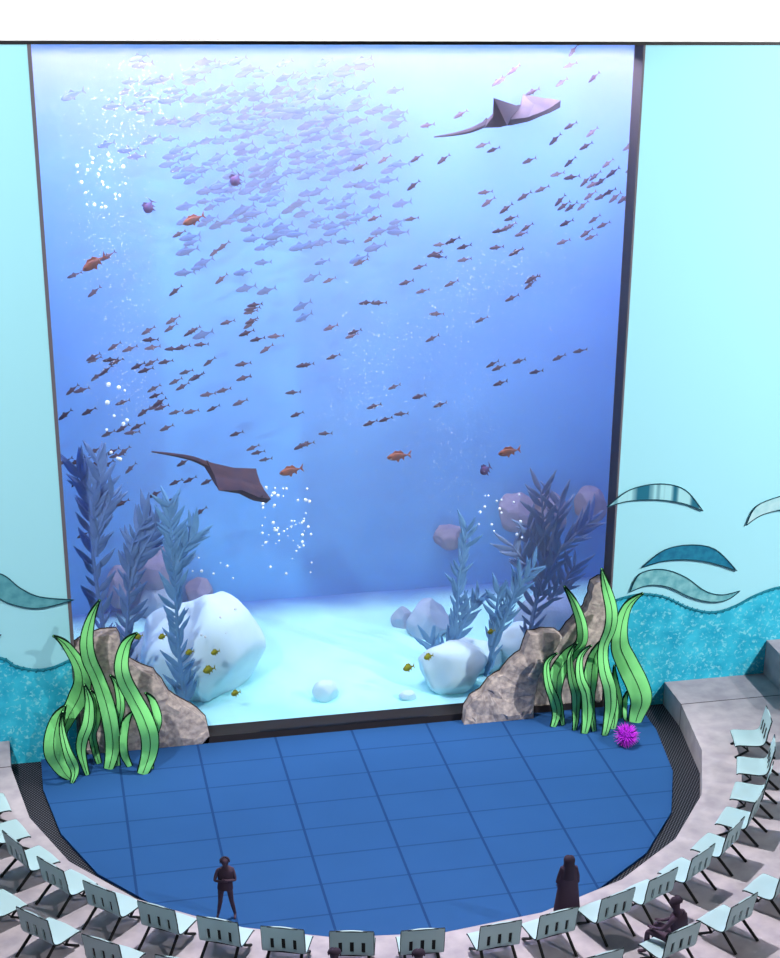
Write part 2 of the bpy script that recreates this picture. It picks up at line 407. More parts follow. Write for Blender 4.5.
# ------------------------------------------------------------------ stone reefs at both tank corners
M_reef = mat('mottled_reef_stone', (158, 146, 144), .95, .05, rgb2=(206, 192, 184), scale=7, detail=8, lo=.36, hi=.64, bump=.25)
M_ink = mat('dark_outline_crust', (62, 54, 54), .9, .05)
def reef(outline, y0, y1, label, seed):
    P = [at(px, py, 1, y1) for px, py in outline]
    for p in P: p.z = max(p.z, 0.0); p.y = y0; p.x = min(max(p.x, XL+.03), XR-.05)
    # roughen the outline
    Q = []
    for i, p in enumerate(P):
        q = P[(i+1) % len(P)]; n = max(1, int((q-p).length/.16))
        for k in range(n):
            r = p.lerp(q, k/n)
            if p.z > .02 and q.z > .02 and k: r += Vector((noise.noise(r*3+Vector((seed,0,0))), 0, noise.noise(r*3+Vector((0,0,seed))) ))*.07
            Q.append(r)
    bm = bmesh.new(); vs = [bm.verts.new(p) for p in Q]; f = bm.faces.new(vs)
    g = bmesh.ops.extrude_face_region(bm, geom=[f])
    ev = [v for v in g['geom'] if isinstance(v, bmesh.types.BMVert)]
    for v in ev: v.co.y = y1
    bmesh.ops.triangulate(bm, faces=bm.faces[:])
    for _ in range(3):
        long = [e for e in bm.edges if e.calc_length() > .3]
        if not long: break
        bmesh.ops.subdivide_edges(bm, edges=long, cuts=1); bmesh.ops.triangulate(bm, faces=bm.faces[:])
    for v in bm.verts:
        if v.co.y < y1-.02 and not any(abs((v.co-q).length) < 1e-4 for q in Q) and v.co.z > .05:
            n = noise.fractal(v.co*1.7+Vector((seed, 0, 0)), 1, 2, 4)
            v.co.y -= .03+n*.07 if v.co.y < y0+.05 else 0
    bmesh.ops.recalc_face_normals(bm, faces=bm.faces)
    c = sum(Q, Vector())/len(Q); c.z = 0
    for v in bm.verts: v.co -= c
    me = bpy.data.meshes.new('reef_rock'); bm.to_mesh(me); bm.free(); me.materials.append(M_reef)
    o = bpy.data.objects.new('reef_rock', me); COL.objects.link(o); o.location = c; tag(o, label, 'rock')
    r = MB(); top = [q+Vector((0, y1-y0, .005)) for q in Q if q.z > .03]
    r.tube(top, .02, 5); r.build('dark_rim', M_ink, o, label='dark rim along the stone edge')
    return o
reef([(72,760),(72,641),(84,634),(100,629),(116,628),(119,640),(118,651),(130,658),(141,664),(153,668),(161,678),(168,690),(180,698),(190,703),(197,708),(205,716),(207.5,728),(207.5,745)], -.02, .42, 'mottled stone reef at the left tank corner behind green seaweed', 3)
reef([(461,722),(463,705),(470,694),(480,688),(488,677),(500,670),(508,659),(520,650),(523,640),(527,630),(540,627.5),(553,628),(559,632),(548,650),(536,670),(531,690),(530,715)], -.30, .02, 'low stepped stone reef left of the tall right reef', 8)
reef([(530,716),(531,690),(536,670),(548,650),(559,632),(566,622),(575,612),(583,605),(588,592),(590,580),(598,575),(607,576),(613,584),(613.5,610),(612.5,708)], .05, .42, 'tall narrow stone reef at the right tank corner', 13)

# ------------------------------------------------------------------ green seaweed sculptures
M_weed = mat('leaf_green', (122, 216, 128), .6, .1, rgb2=(134, 224, 138), scale=2)
M_weedink = mat('dark_green_edge', (14, 44, 26), .7, .1)
def blade(parent, pts, y, name='blade'):
    """pts: (px, py, half width in px) from tip to foot; the blade stands on the floor at depth y"""
    c = catmull(pts, 9); k = 1/34.0
    bp = at(c[-1][0], c[-1][1], 2, .015)
    if -1.9 < bp.y < -.35: y = bp.y
    ctr = []; hw = []
    for px, py, wd in c:
        p = at(px, py, 1, y); p.z = max(p.z, .015); ctr.append(p); hw.append(max(.008, wd*k))
    n = len(ctr); P = []; e0 = []; e1 = []; mid = []
    for i, p in enumerate(ctr):
        t = (ctr[min(i+1, n-1)]-ctr[max(i-1, 0)]); t.y = 0; t.normalize(); s = Vector((-t.z, 0, t.x))
        bow = Vector((0, .10*math.sin(i*.22), 0))*min(1, p.z*2)
        row = [p+bow+s*hw[i]*u+Vector((0, hw[i]*.2*(u*u), 0)) for u in (-1, -.5, 0, .5, 1)]
        P.append(row); e0.append(row[0]); e1.append(row[4]); mid.append(row[2]+Vector((0, -.022, 0)))
    b = MB(); b.sheet(P, .035); o = b.build(name, M_weed, parent)
    r = MB(); rr = [.024 if i > 8 else .03 for i in range(n)]
    r.tube(e0, rr, 5); r.tube(e1, rr, 5); r.build('blade_edge', M_weedink, o, label='dark edge line')
    if max(hw) > .1:
        v = MB(); v.tube(mid[3:-1], .009, 4)
        L_ = [q.lerp(e0[i+3], .5)+Vector((0, -.012, 0)) for i, q in enumerate(mid[3:-1])]
        v.build('blade_vein', M_weedink, o, label='thin dark midrib')
    return o
def CR(x0, y0, s, pts): return [(x0+x/s, y0+y/s, w_) for x, y, w_ in pts]
S4 = 4.56
wl = thing('seaweed_sculpture', (-6.3, -1.1, 0), 'tall green seaweed blades standing at the left stage corner', 'seaweed sculpture', 'green seaweed sculptures on the stage')
for y, pts in [
 (-.95, [(318,92,.2),(280,180,3),(258,270,5),(270,360,5.5),(310,460,5.5),(350,570,6.2),(372,680,6.2),(378,780,5.8),(358,862,3.8)]),
 (-1.0, [(106,255,.2),(165,305,3),(225,390,5.2),(238,470,6.8),(220,550,8),(175,620,6),(150,690,3.5),(160,770,2.5),(172,850,1.5)]),
 (-1.25, [(162,572,.3),(128,640,5),(108,720,7.5),(115,800,8),(150,870,6),(185,908,1.5)]),
 (-1.35, [(150,600,.4),(146,680,1.8),(165,760,3),(192,830,4),(205,880,3),(190,925,1)]),
 (-1.2, [(248,478,.3),(270,560,3),(265,640,4.5),(240,720,4.5),(236,800,3.5),(262,888,1.6)]),
 (-.8, [(275,505,.3),(300,560,3.2),(300,630,3.6),(285,700,2.8),(295,770,2.8),(315,836,2)]),
 (-1.05, [(488,242,.2),(440,300,3.8),(416,380,5.4),(432,460,6),(475,550,6.3),(520,630,7),(545,710,7.2),(545,800,6.5),(512,885,4.4)]),
 (-.75, [(366,435,.2),(400,490,2.6),(412,560,3.2),(402,630,3.4),(385,720,3),(392,790,2.6),(400,845,2)]),
 (-.9, [(470,600,.3),(438,660,3),(425,730,3.2),(432,800,3),(455,850,2)]),
 (-.7, [(526,515,.2),(560,560,2.4),(580,620,3.2),(575,680,2.6),(560,760,2),(556,860,1)]),
 ]: blade(wl, CR(30, 580, S4, pts), y)
wr = thing('seaweed_sculpture', (6.1, -1.1, 0), 'tall green seaweed blades standing behind the purple sea urchin', 'seaweed sculpture', 'green seaweed sculptures on the stage')
for y, pts in [
 (-.75, [(157,120,.3),(205,200,2.8),(232,290,4.4),(230,380,5.2),(180,450,7),(125,520,7.5),(118,600,4.5),(140,680,3),(150,752,1.5)]),
 (-.85, [(123,425,.3),(82,480,2.4),(80,560,3.2),(110,640,4.2),(126,700,4),(105,760,2.6)]),
 (-.9, [(215,378,.3),(188,450,2.2),(188,540,3.2),(210,620,4),(215,700,3.2),(202,776,1.6)]),
 (-1.0, [(280,390,.3),(235,450,2.4),(225,530,3.6),(255,610,4.5),(268,700,4.8),(248,790,3)]),
 (-.8, [(350,345,.3),(300,440,4.5),(275,520,6.2),(272,600,5),(285,690,3.2),(292,780,1.8)]),
 (-1.1, [(327,40,.4),(352,130,3.6),(368,220,5),(362,320,5),(340,410,4.4),(338,500,5),(362,590,5.6),(372,690,5),(340,800,2.6)]),
 (-1.05, [(515,152,.3),(450,220,4),(410,310,6.2),(410,390,8),(450,480,9.4),(490,570,10),(505,650,9.5),(480,742,6)]),
 (-.95, [(360,345,.3),(338,430,2.6),(340,520,3.6),(372,610,4.2),(392,690,3.6),(378,770,2.4)]),
 (-.7, [(455,590,.2),(440,640,1.8),(430,700,1.8),(440,735,1)]),
 (-.8, [(385,480,.2),(395,560,2.2),(405,640,2.6),(410,720,1.6)]),
 ]: blade(wr, CR(530, 560, S4, pts), y)

# purple sea urchin on the stage
def urchin():
    c = Vector((6.80, -2.25, .30)); b = local(); n = 260
    t = thing('sea_urchin', (c.x, c.y, 0), 'round purple spiny sea urchin at the foot of the right seaweed', 'sea urchin')
    bm = bmesh.new(); bmesh.ops.create_icosphere(bm, subdivisions=3, radius=.215)
    me = bpy.data.meshes.new('body'); bm.to_mesh(me); bm.free()
    for p in me.polygons: p.use_smooth = True
    me.materials.append(mat('urchin_purple', (196, 40, 226), .6, .2, rgb2=(110, 10, 150), scale=14))
    o = bpy.data.objects.new('body', me); COL.objects.link(o); o.parent = t; o.location = (0, 0, .30)
    rnd = random.Random(4); A = MB(); B = MB(); A.local = B.local = True
    for i in range(n):
        z = 1-2*(i+.5)/n; a = i*2.39996; r = math.sqrt(1-z*z); d = Vector((r*math.cos(a), r*math.sin(a), z))
        ln = rnd.uniform(.29, .37); q = Vector((0, 0, .30))
        if q.z+d.z*ln < .01: ln = (.29)/abs(d.z) if abs(d.z) > .1 else ln
        (A if i % 4 else B).tube([q+d*.17, q+d*ln], [.016, .003], 4)
    A.build('spines', mat('spine_magenta', (222, 60, 240), .5, .2), t, label='magenta spines')
    B.build('dark_spines', mat('spine_dark', (70, 10, 90), .5, .2), t, label='dark purple spines')
urchin()

# ------------------------------------------------------------------ chairs
M_shell = mat('pale_mint_shell', (166, 193, 199), .5, .25)
M_rim = mat('dark_shell_rim', (30, 44, 48), .6, .2)
def make_chair():
    W = .86; t = thing('shell_chair', (0, 0, 0), 'x', 'chair')
    prof = catmull([(.36, .36), (.29, .39), (.0, .385), (-.20, .385), (-.33, .43), (-.385, .54), (-.405, .69), (-.44, .88), (-.48, 1.08)], 4)
    nseat = 17
    def grid(pr, xs): return [[Vector((x, y, z+.012*math.cos(x/W*PI*2))) for x in xs] for y, z in pr]
    xs = [-.43, -.40, -.265, -.19, -.04, .04, .19, .265, .40, .43]
    s = local(); s.sheet(grid(prof[:nseat], xs), .028); s.build('seat', M_shell, t)
    bp = prof[nseat-1:]
    b = local(); nb = len(bp)
    b.sheet(grid(bp, xs), .028, mask=lambda i, j: not (j in (2, 4, 6) and 3 <= i <= 9)); b.build('backrest', M_shell, t)
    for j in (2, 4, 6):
        q = local(); q.sheet([[p+Vector((0, .022, 0)) for p in row[j:j+2]] for row in grid(bp, xs)[3:11]], .01); q.build('slot_shade', M_black, t)  # black sheet behind each slot, standing for the shade seen through it
    r = local()
    loop = [Vector((-.43, y, z-.012)) for y, z in prof]+[Vector((.43, y, z-.012)) for y, z in prof[::-1]]
    r.tube(loop, .016, 5, closed=True); r.build('edge_trim', M_rim, t, label='dark edging of the shell')
    for sx in (-1, 1):
        l = local(); l.tube([(sx*.33, -.24, .352), (sx*.36, -.66, 0.004)], .034, 6); l.build('leg', M_black, t)
        l = local(); l.tube([(sx*.33, .20, .352), (sx*.34, .02, .20), (sx*.36, .34, .004)], .034, 6); l.build('leg', M_black, t)
    c = local(); c.tube([(-.33, .20, .338), (.33, .20, .338)], .02, 6); c.tube([(-.33, -.22, .338), (.33, -.22, .338)], .02, 6)
    c.tube([(0, -.22, .338), (0, .20, .338)], .02, 6)
    c.tube([(-.345, .02, .20), (.345, .02, .20)], .016, 6)
    c.build('seat_frame', M_black, t)
    return t
CH = make_chair(); CHK = list(CH.children); first = [True]
CC = Vector((.12, -2.02, .6))
def place(R, ang, label, group):
    a = math.radians(ang); loc = CC+Vector((R*math.cos(a), -R*math.sin(a), 0))
    rz = math.atan2(CC.y-loc.y, CC.x-loc.x)-PI/2
    if first[0]: first[0] = False; CH.location = loc; CH.rotation_euler = (0, 0, rz); CH['label'] = label; o = CH
    else: o = copy_tree(CH, loc, rz, label, CHK)
    o['group'] = group; return o
ORD = ['first', 'second', 'third', 'fourth', 'fifth', 'sixth', 'seventh', 'eighth', 'ninth', 'tenth']
G1 = 'front row of pale mint shell chairs'; G2 = 'second row of pale mint shell chairs'
special = {'ninth': 'pale mint shell chair in the front row, above the left of the two lower heads', 'tenth': 'pale mint shell chair in the front row, above the right of the two lower heads'}
for i, a in enumerate((168.6, 160.3, 151.8, 143.6, 135.2, 126.9, 119.0, 111.2, 103.2, 95.0)):
    place(9.32-.0, a, special.get(ORD[i], 'pale mint shell chair, %s in the front row from the left picture edge' % ORD[i]), G1)
for i, a in enumerate((13.6, 22.6, 30.7, 38.6, 47.0, 55.2, 63.0, 70.3, 78.6, 85.9)):
    lb = 'pale mint shell chair, %s in the front row from the concrete blocks on the right' % ORD[i]
    if i == 8: lb = 'pale mint shell chair just behind the standing long-haired person'
    place(9.42, a, lb, G1)
for i, a in enumerate((146.0, 137.4, 128.6, 120.2)):
    place(10.78, a, 'pale mint shell chair, %s in the second row from the left picture edge' % ORD[i], G2)
place(10.75, 112, 'pale mint second-row chair mostly below the picture, left of the two lower heads', G2)
place(10.75, 104.0, 'pale mint second-row chair under the left of the two lower heads', G2)
place(10.75, 96.0, 'pale mint second-row chair under the right of the two lower heads', G2)
place(11.05, 78.0, 'pale mint second-row chair left of the seated person on the right', G2)
place(11.1, 68.6, 'pale mint second-row chair carrying the seated person on the right', G2)
place(11.15, 60.2, 'pale mint second-row chair directly right of the seated person', G2)
place(11.15, 51.6, 'pale mint second-row chair cut by the right picture edge', G2)

# ------------------------------------------------------------------ people
M_body = mat('dusky_mauve', (76, 62, 78), .85, .1, rgb2=(84, 68, 84), scale=6)
M_cloth = mat('dusky_mauve_cloth', (70, 57, 72), .9, .05)
M_hair = mat('dark_mauve_hair', (56, 46, 62), .8, .15)
def skin(name, V, E, parent, m_, root=0, sub=2):
    me = bpy.data.meshes.new(name); me.from_pydata([v[0] for v in V], E, []); o = bpy.data.objects.new(name, me); COL.objects.link(o)
    md = o.modifiers.new('s', 'SKIN'); md.use_smooth_shade = True
    for i, v in enumerate(V):
        sv = me.skin_vertices[0].data[i]; r = v[1]; sv.radius = r if isinstance(r, tuple) else (r, r); sv.use_root = (i == root)
    s2 = o.modifiers.new('d', 'SUBSURF'); s2.levels = sub; s2.render_levels = sub
    dg = bpy.context.evaluated_depsgraph_get(); n = bpy.data.meshes.new_from_object(o.evaluated_get(dg))
    o.modifiers.clear(); o.data = n; n.materials.clear(); n.materials.append(m_); n.name = name
    for p in n.polygons: p.use_smooth = True
    o.parent = parent; return o
def figure(t, pelvis, chest, neck, head, armL, armR, legL, legR, facing, h=1.0):
    """joint positions in the person's own frame; arms = shoulder, elbow, wrist, hand direction; legs = hip, knee, ankle, toe"""
    V = []; E = []
    def v(p, r): V.append((Vector(p), r)); return len(V)-1
    def e(a, b): E.append((a, b)); return b
    pl = v(pelvis, (.165, .115)); ws = e(pl, v(Vector(pelvis).lerp(Vector(chest), .45), (.135, .10)))
    ch = e(ws, v(chest, (.17, .12))); nk = e(ch, v(neck, .055))
    f = Vector(facing).normalized(); hd = Vector(head); upv = (hd-Vector(neck)).normalized()
    j = e(nk, v(hd-upv*.07+f*.01, .076)); m1 = e(j, v(hd, .112)); tp = e(m1, v(hd+upv*.075, .096)); e(tp, v(hd+upv*.115, .04))
    side = f.cross(upv).normalized()
    for arm, sgn in ((armL, 1), (armR, -1)):
        a = e(ch, v(arm[0], .058)); q = e(a, v(arm[1], .043)); wv = e(q, v(arm[2], .028))
        d = Vector(arm[3]).normalized(); W = Vector(arm[2]); pm = e(wv, v(W+d*.05, (.036, .018)))
        sd = d.cross(f) if d.cross(f).length > .2 else d.cross(upv); sd.normalize()
        for k in range(4):
            o_ = sd*(k-1.5)*.019; ln = (.062, .075, .07, .055)[k]
            a1 = e(pm, v(W+d*.095+o_, .0095)); a2 = e(a1, v(W+d*(.095+ln*.5)+o_-f*.004, .009)); e(a2, v(W+d*(.095+ln)+o_+f*.006, .0075))
        th = e(pm, v(W+d*.055-sd*.042, .011)); e(th, v(W+d*.095-sd*.06, .0095))
    for leg in (legL, legR):
        a = e(pl, v(leg[0], .092)); a = e(a, v(Vector(leg[0]).lerp(Vector(leg[1]), .5), .078)); a = e(a, v(leg[1], .058)); a = e(a, v(Vector(leg[1]).lerp(Vector(leg[2]), .4), .055)); a = e(a, v(leg[2], .037))
        hl = Vector(leg[2]); to = Vector(leg[3]); e(a, v(to.lerp(hl, .35)+Vector((0, 0, -.01)), (.04, .03))); e(len(V)-1, v(to, (.036, .022)))
    body = skin('body', V, E, t, M_body)
    # nose, mouth, ears and eyes
    n = local(); hd_f = hd+f*.100
    n.tube([hd_f+upv*.012, hd_f+f*.026-upv*.022, hd_f+f*.004-upv*.032], [.008, .013, .009], 6); n.build('nose', M_body, t)
    mo = local(); mo.tube([hd_f-upv*.055+side*.024-f*.012, hd_f-upv*.055-f*.002, hd_f-upv*.055-side*.024-f*.012], .005, 5); mo.build('mouth', M_hair, t)
    for sgn in (-1, 1):
        ey = local(); c_ = hd_f+side*sgn*.032-f*.012; ey.tube([c_-f*.006, c_, c_+f*.006], [.006, .012, .004], 6); ey.build('eye', M_hair, t)
        er = local(); c_ = hd+side*sgn*.107; er.tube([c_+upv*.028, c_+side*sgn*.012, c_-upv*.03], [.008, .014, .008], 6); er.build('ear', M_body, t)
    return V, E
def hair_cap(t, hd, f, length=0.0, r=.118):
    """short hair or, with length, hair falling down the back"""
    b = local(); n = 14; P = []; hd = Vector(hd); f = Vector(f).normalized(); s = f.cross(Vector((0,0,1))).normalized()
    for i in range(9):
        th = i/8*PI*(.62 if length else .43); row = []
        for k in range(n+1):
            a = -PI*.68+2*PI*.68*k/n
            d = (-f*math.cos(a)+s*math.sin(a))*math.sin(th)+Vector((0,0,1))*math.cos(th)
            row.append(hd+Vector((0,0,.01))+d*r*(1+.02*math.sin(k*3)))
        P.append(row)
    if length:
        for i in range(1, 6):
            q = i/5; P.append([p+Vector((0,0,-length*q))-f*.05*q*1.2+((p-hd)-Vector((0,0,(p-hd).z)))*(.25*q) for p in P[8]])
    b.sheet(P, .02); return b.build('hair', M_hair, t)

# standing man on the stage (the figures are small beside the wide chairs)
t = thing('person', (-4.2, -8.02, 0), 'person standing on the blue stage near its front left rim, arms folded', 'person', rz=math.radians(-14))
f = (0.25, -1, 0)
figure(t, (0, 0, .92), (.03, -.01, 1.30), (.02, -.02, 1.49), (.02, -.05, 1.63),
       [(.20, 0, 1.40), (.27, -.08, 1.13), (.10, -.22, 1.20), (-1, -.3, .25)], [(-.17, 0, 1.38), (-.25, -.08, 1.10), (-.05, -.20, 1.16), (1, -.3, .2)],
       [(.10, 0, .88), (.15, -.02, .48), (.22, .04, .08), (.23, -.13, .03)], [(-.10, 0, .88), (-.13, -.03, .48), (-.20, .02, .08), (-.22, -.15, .03)], f)
hair_cap(t, (.02, -.05, 1.63), f, r=.124); t.scale = (.86,)*3
def loft(rings, n=20):
    b = local(); P = []
    for (cx, cy, cz, rx, ry) in rings:
        P.append([Vector((cx+rx*math.cos(2*PI*k/n), cy+ry*math.sin(2*PI*k/n), cz)) for k in range(n+1)])
    b.sheet(P, .015); return b
loft([(.02,-.01,1.43,.13,.09),(.03,-.01,1.38,.20,.125),(.03,-.01,1.25,.205,.14),(.01,0,1.05,.17,.125),(0,0,.92,.185,.135),(0,0,.84,.19,.14)]).build('shirt', M_cloth, t)

# long-haired person in a robe between stage rim and chairs
t = thing('person', (2.74, -10.22, .6), 'long-haired person in a long robe standing before the front row of chairs', 'person', rz=math.radians(-6))
f = (.1, 1, 0)
figure(t, (0, 0, .86), (0, 0, 1.20), (0, .0, 1.37), (0, .01, 1.50),
       [(.16, 0, 1.30), (.22, .02, 1.04), (.23, .08, .82), (0, .1, -1)], [(-.16, 0, 1.30), (-.22, .02, 1.04), (-.23, .08, .82), (0, .1, -1)],
       [(.09, 0, .82), (.09, .01, .45), (.09, 0, .08), (.10, .15, .03)], [(-.09, 0, .82), (-.09, .01, .45), (-.09, 0, .08), (-.10, .15, .03)], f)
hair_cap(t, (0, .01, 1.50), f, length=.42, r=.136); t.scale = (.84,)*3
loft([(0,0,1.38,.09,.07),(0,0,1.33,.17,.11),(0,0,1.22,.205,.13),(0,0,1.0,.215,.14),(0,0,.8,.25,.17),(0,0,.5,.285,.20),(0,0,.2,.32,.23),(0,0,.05,.335,.245)]).build('robe', M_cloth, t)
for sx in (-1, 1):
    b = local(); b.tube([(sx*.15, 0, 1.31), (sx*.225, .02, 1.04), (sx*.235, .08, .84)], [.07, .062, .07], 10); b.build('sleeve', M_cloth, t)

def seated(R, ang, label, sz=1.0, lean=0, turn=0, hair=0.0, armrest=False):
    a = math.radians(ang); loc = CC+Vector((R*math.cos(a), -R*math.sin(a), 0))
    rz = math.atan2(CC.y-loc.y, CC.x-loc.x)-PI/2+turn
    t = thing('person', loc, label, 'person', rz=rz); t.scale = (sz, sz, sz); f = (0, 1, -.1)
    figure(t, (0, -.16, .52), (0, -.14+lean, .88), (0, -.10+lean, 1.06), (0, -.05+lean*1.2, 1.20),
       [(.18, -.12+lean, .98), (.25, .02+lean, .74), (.16, .25, .64), (-.2, 1, -.1)], [(-.18, -.12+lean, .98), (-.25, .02+lean, .74), (-.16, .25, .64), (.2, 1, -.1)],
       [(.10, -.10, .50), (.16, .40, .52), (.15, .42, .09), (.16, .58, .03)], [(-.10, -.10, .50), (-.15, .40, .52), (-.14, .42, .09), (-.15, .58, .03)], f)
    hair_cap(t, (0, -.05+lean*1.2, 1.20), f, length=hair, r=.127)
    loft([(0,-.12+lean,1.02,.12,.09),(0,-.13+lean,.96,.20,.13),(0,-.14+lean*.8,.82,.205,.145),(0,-.15,.66,.175,.135),(0,-.16,.52,.19,.15)]).build('shirt', M_cloth, t)
    return t
seated(10.70, 104.7, 'seated person whose dark head shows before the left slotted chair back')
seated(10.78, 96.2, 'seated person whose dark head shows before the right slotted chair back')
seated(11.08, 67.9, 'person seated in the second row at lower right, knees toward the stage', sz=1.12, lean=.02, turn=.35)

# ------------------------------------------------------------------ inside the tank: fish
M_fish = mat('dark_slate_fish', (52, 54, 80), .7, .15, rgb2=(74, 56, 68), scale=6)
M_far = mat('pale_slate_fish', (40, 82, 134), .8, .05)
M_orange = mat('rust_orange_fish', (138, 90, 76), .7, .15, rgb2=(104, 80, 84), scale=5)
M_fin = mat('rust_fin', (132, 84, 74), .7, .1)
M_olive = mat('olive_yellow_fish', (170, 170, 40), .7, .1, rgb2=(120, 124, 40), scale=9)
M_eye = mat('fish_eye', (16, 14, 20), .4, .4)
def fish_body(b, L_, H, Wd, nose=-.5, seg=9, n=8):
    """body along x, nose at -x"""
    rings = []; prof = [(0, .02), (.06, .42), (.18, .80), (.34, 1), (.52, .92), (.68, .66), (.82, .34), (.92, .16), (1, .12)]
    vs = []; fs = []
    for t_, r in prof:
        for k in range(n):
            a = 2*PI*k/n; vs.append(((nose+t_)*L_, math.cos(a)*Wd/2*r, math.sin(a)*H/2*r))
    m_ = len(prof)
    for i in range(m_-1):
        for k in range(n): fs.append((i*n+k, i*n+(k+1) % n, (i+1)*n+(k+1) % n, (i+1)*n+k))
    fs += [tuple(range(n))[::-1], tuple((m_-1)*n+k for k in range(n))]
    b.add(vs, fs, True)
def fin(b, pts, th=.008):
    b.prism([Vector((x, -th/2, z)) for x, z in pts], (0, th, 0))
def small_fish_mesh(name, m_, L_=.34, H=.085):
    b = MB(); fish_body(b, L_, H, H*.6)
    fin(b, [(.44*L_, 0), (.62*L_, H*.62), (.56*L_, 0), (.62*L_, -H*.62)], .01)
    fin(b, [(-.12*L_, H*.42), (.05*L_, H*.86), (.16*L_, H*.36)], .01)
    fin(b, [(-.05*L_, -H*.40), (.07*L_, -H*.80), (.10*L_, -H*.36)], .01)
    return b.mesh(name, m_)
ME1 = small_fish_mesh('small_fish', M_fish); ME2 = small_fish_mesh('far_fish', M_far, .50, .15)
SCH = """426.8,125.5,8 460,114.6,30 482,145.4,20 492.8,150,18 384,159.7,30 416,158.7,30 443,159.7,38 359.5,167,25 497,81.8,40
502,79.7,40 513.6,70,38 573,51,50 569.6,65.4,22 561,82.8,30 593.6,77.7,40 532,92,20 570,126,30 591.5,132.7,38 554.6,140,45 585.4,146.4,30 629,146.4,35 528.6,160.8,18 569.6,162.4,42 607.3,163.8,38
412.8,186,38 373.8,218.5,15 411,219,10 369.7,239.4,28 359.9,262.6,25 439.5,244.7,5 451.8,241,25 433.3,254.4,15 438.5,256.4,-5 419,267.3,15 463.7,259.9,12 484.6,192.4,8 487.7,202.5,35
556.7,174.4,12 571,177.4,12 541.3,189.3,25 523.8,196.5,32 612.5,172.7,33 631.5,168.6,30 585.4,181.5,40 594.6,176.4,35 592.6,184.6,25 600.8,181.5,30 589.5,195.9,32 600.8,196.9,25 609,192.2,25 614.5,198,38 623.3,199,38 559.7,201,42 563.2,206.2,35 570.6,207.2,32 582.3,206.2,38 565.9,223.2,20 594,219.5,35 602.8,225.2,25 585.8,233.4,35 590.5,237.5,25 562.8,242,15 526.5,227.7,35 520.4,234.3,12 510.5,218.5,15 505.4,228.7,20 509.5,226.7,30 498,231,10 496,247.6,5 515,252.7,25 533,278,12 505.5,209,35
405.6,282.7,12 422,291.3,12 450.8,283.7,22 365.6,302.8,2 378,303,2 436,314,2 481,319.8,22 351.3,336,15 354,332,20 431.7,338.7,22 393.7,387,15 530.8,279.8,30 529.7,285,35 511.3,298.3,20 491.8,364.4,20 498,368,20 518.5,361.3,10 535.5,372,8 558.5,357.8,22 579.4,351,12 499.6,383.4,12
373.4,406.5,18 418,396.3,12 439.5,404.9,15 369.7,423.3,22 385,419.6,18 400.5,414,3 243,378.2,20 223,390.5,10 207.2,394.6,5 239.4,402.8,22 212.7,408.6,20 235.9,434,18 252.3,448,18 257.4,452.7,15 265,459.6,3 292.3,392.6,3 296.4,414.7,22 324.7,433.6,0 300.5,446.3,20 306,444.3,15 207,481.8,25
178.5,234.2,25 222.8,246.5,38 215,252,38 107.7,256.4,30 73.8,275.3,20 93.7,292.3,35 175,291.3,35 172.3,320.4,25 170.3,328.2,30 147.7,330.9,30 149.7,339.9,0 189.7,332.7,28 113.8,346.7,30 129.2,349,18 151.8,347.7,8 171.3,349,5 181.5,347.5,15
220.8,279.4,35 328.9,280.4,18 251.5,308.7,12 254,305,10 250,312,8 226.9,322.5,15 249.5,324.7,35 251,321,25 245.8,333.3,20 330,327.8,15 256.7,339.5,12 275,336.4,2 265.9,349.3,28 193,330.7,28 200.7,344.6,2 332.6,357,18 92.7,357.4,25 94,360,20 109.7,360,3 115.5,362,20 96.4,376.9,35 105.2,371.2,35 137.4,366.3,25 150.8,363,25 145,370.4,15 165,362,12 185.6,372.2,18 175,381.6,22 182,386.8,25 194.9,377.5,25
153.4,388.8,28 155.3,395.8,22 122,402.6,15 154.9,406.7,25 159,402.6,30 143.6,412.2,35 161,407.7,15 175.4,412.4,8 190.8,411.8,12 107.7,434,25 122,428.6,30 137.4,426.6,20 131.3,432.7,8 166,428.2,25 71.8,390.3,35 81,390.3,15 64.6,415.3,35 88.2,411.8,28 111.8,452,28 116,456,12 123.7,451.7,38 130.3,468.7,40 64.6,461.5,22 94.4,451.3,30 75,462.6,22 84,460,15 182.6,463,30 175.4,482.5,25 189.3,480,20 154.9,494.4,25 122,503.2,28 167.6,501,25 94.4,465,12 106.7,465,30 75.3,481.6,55
208.9,362.2,35 197.2,377,28 242.3,364.2,10 242.9,378.4,18 305.9,365.2,8 418.6,396.9,12 434.3,254.4,18 515.8,252,30 463.5,247,12 302,365.5,8 200,512,30 105,498,25 83,535,22 88,503,40"""
rnd = random.Random(11); DIST0 = 44.0
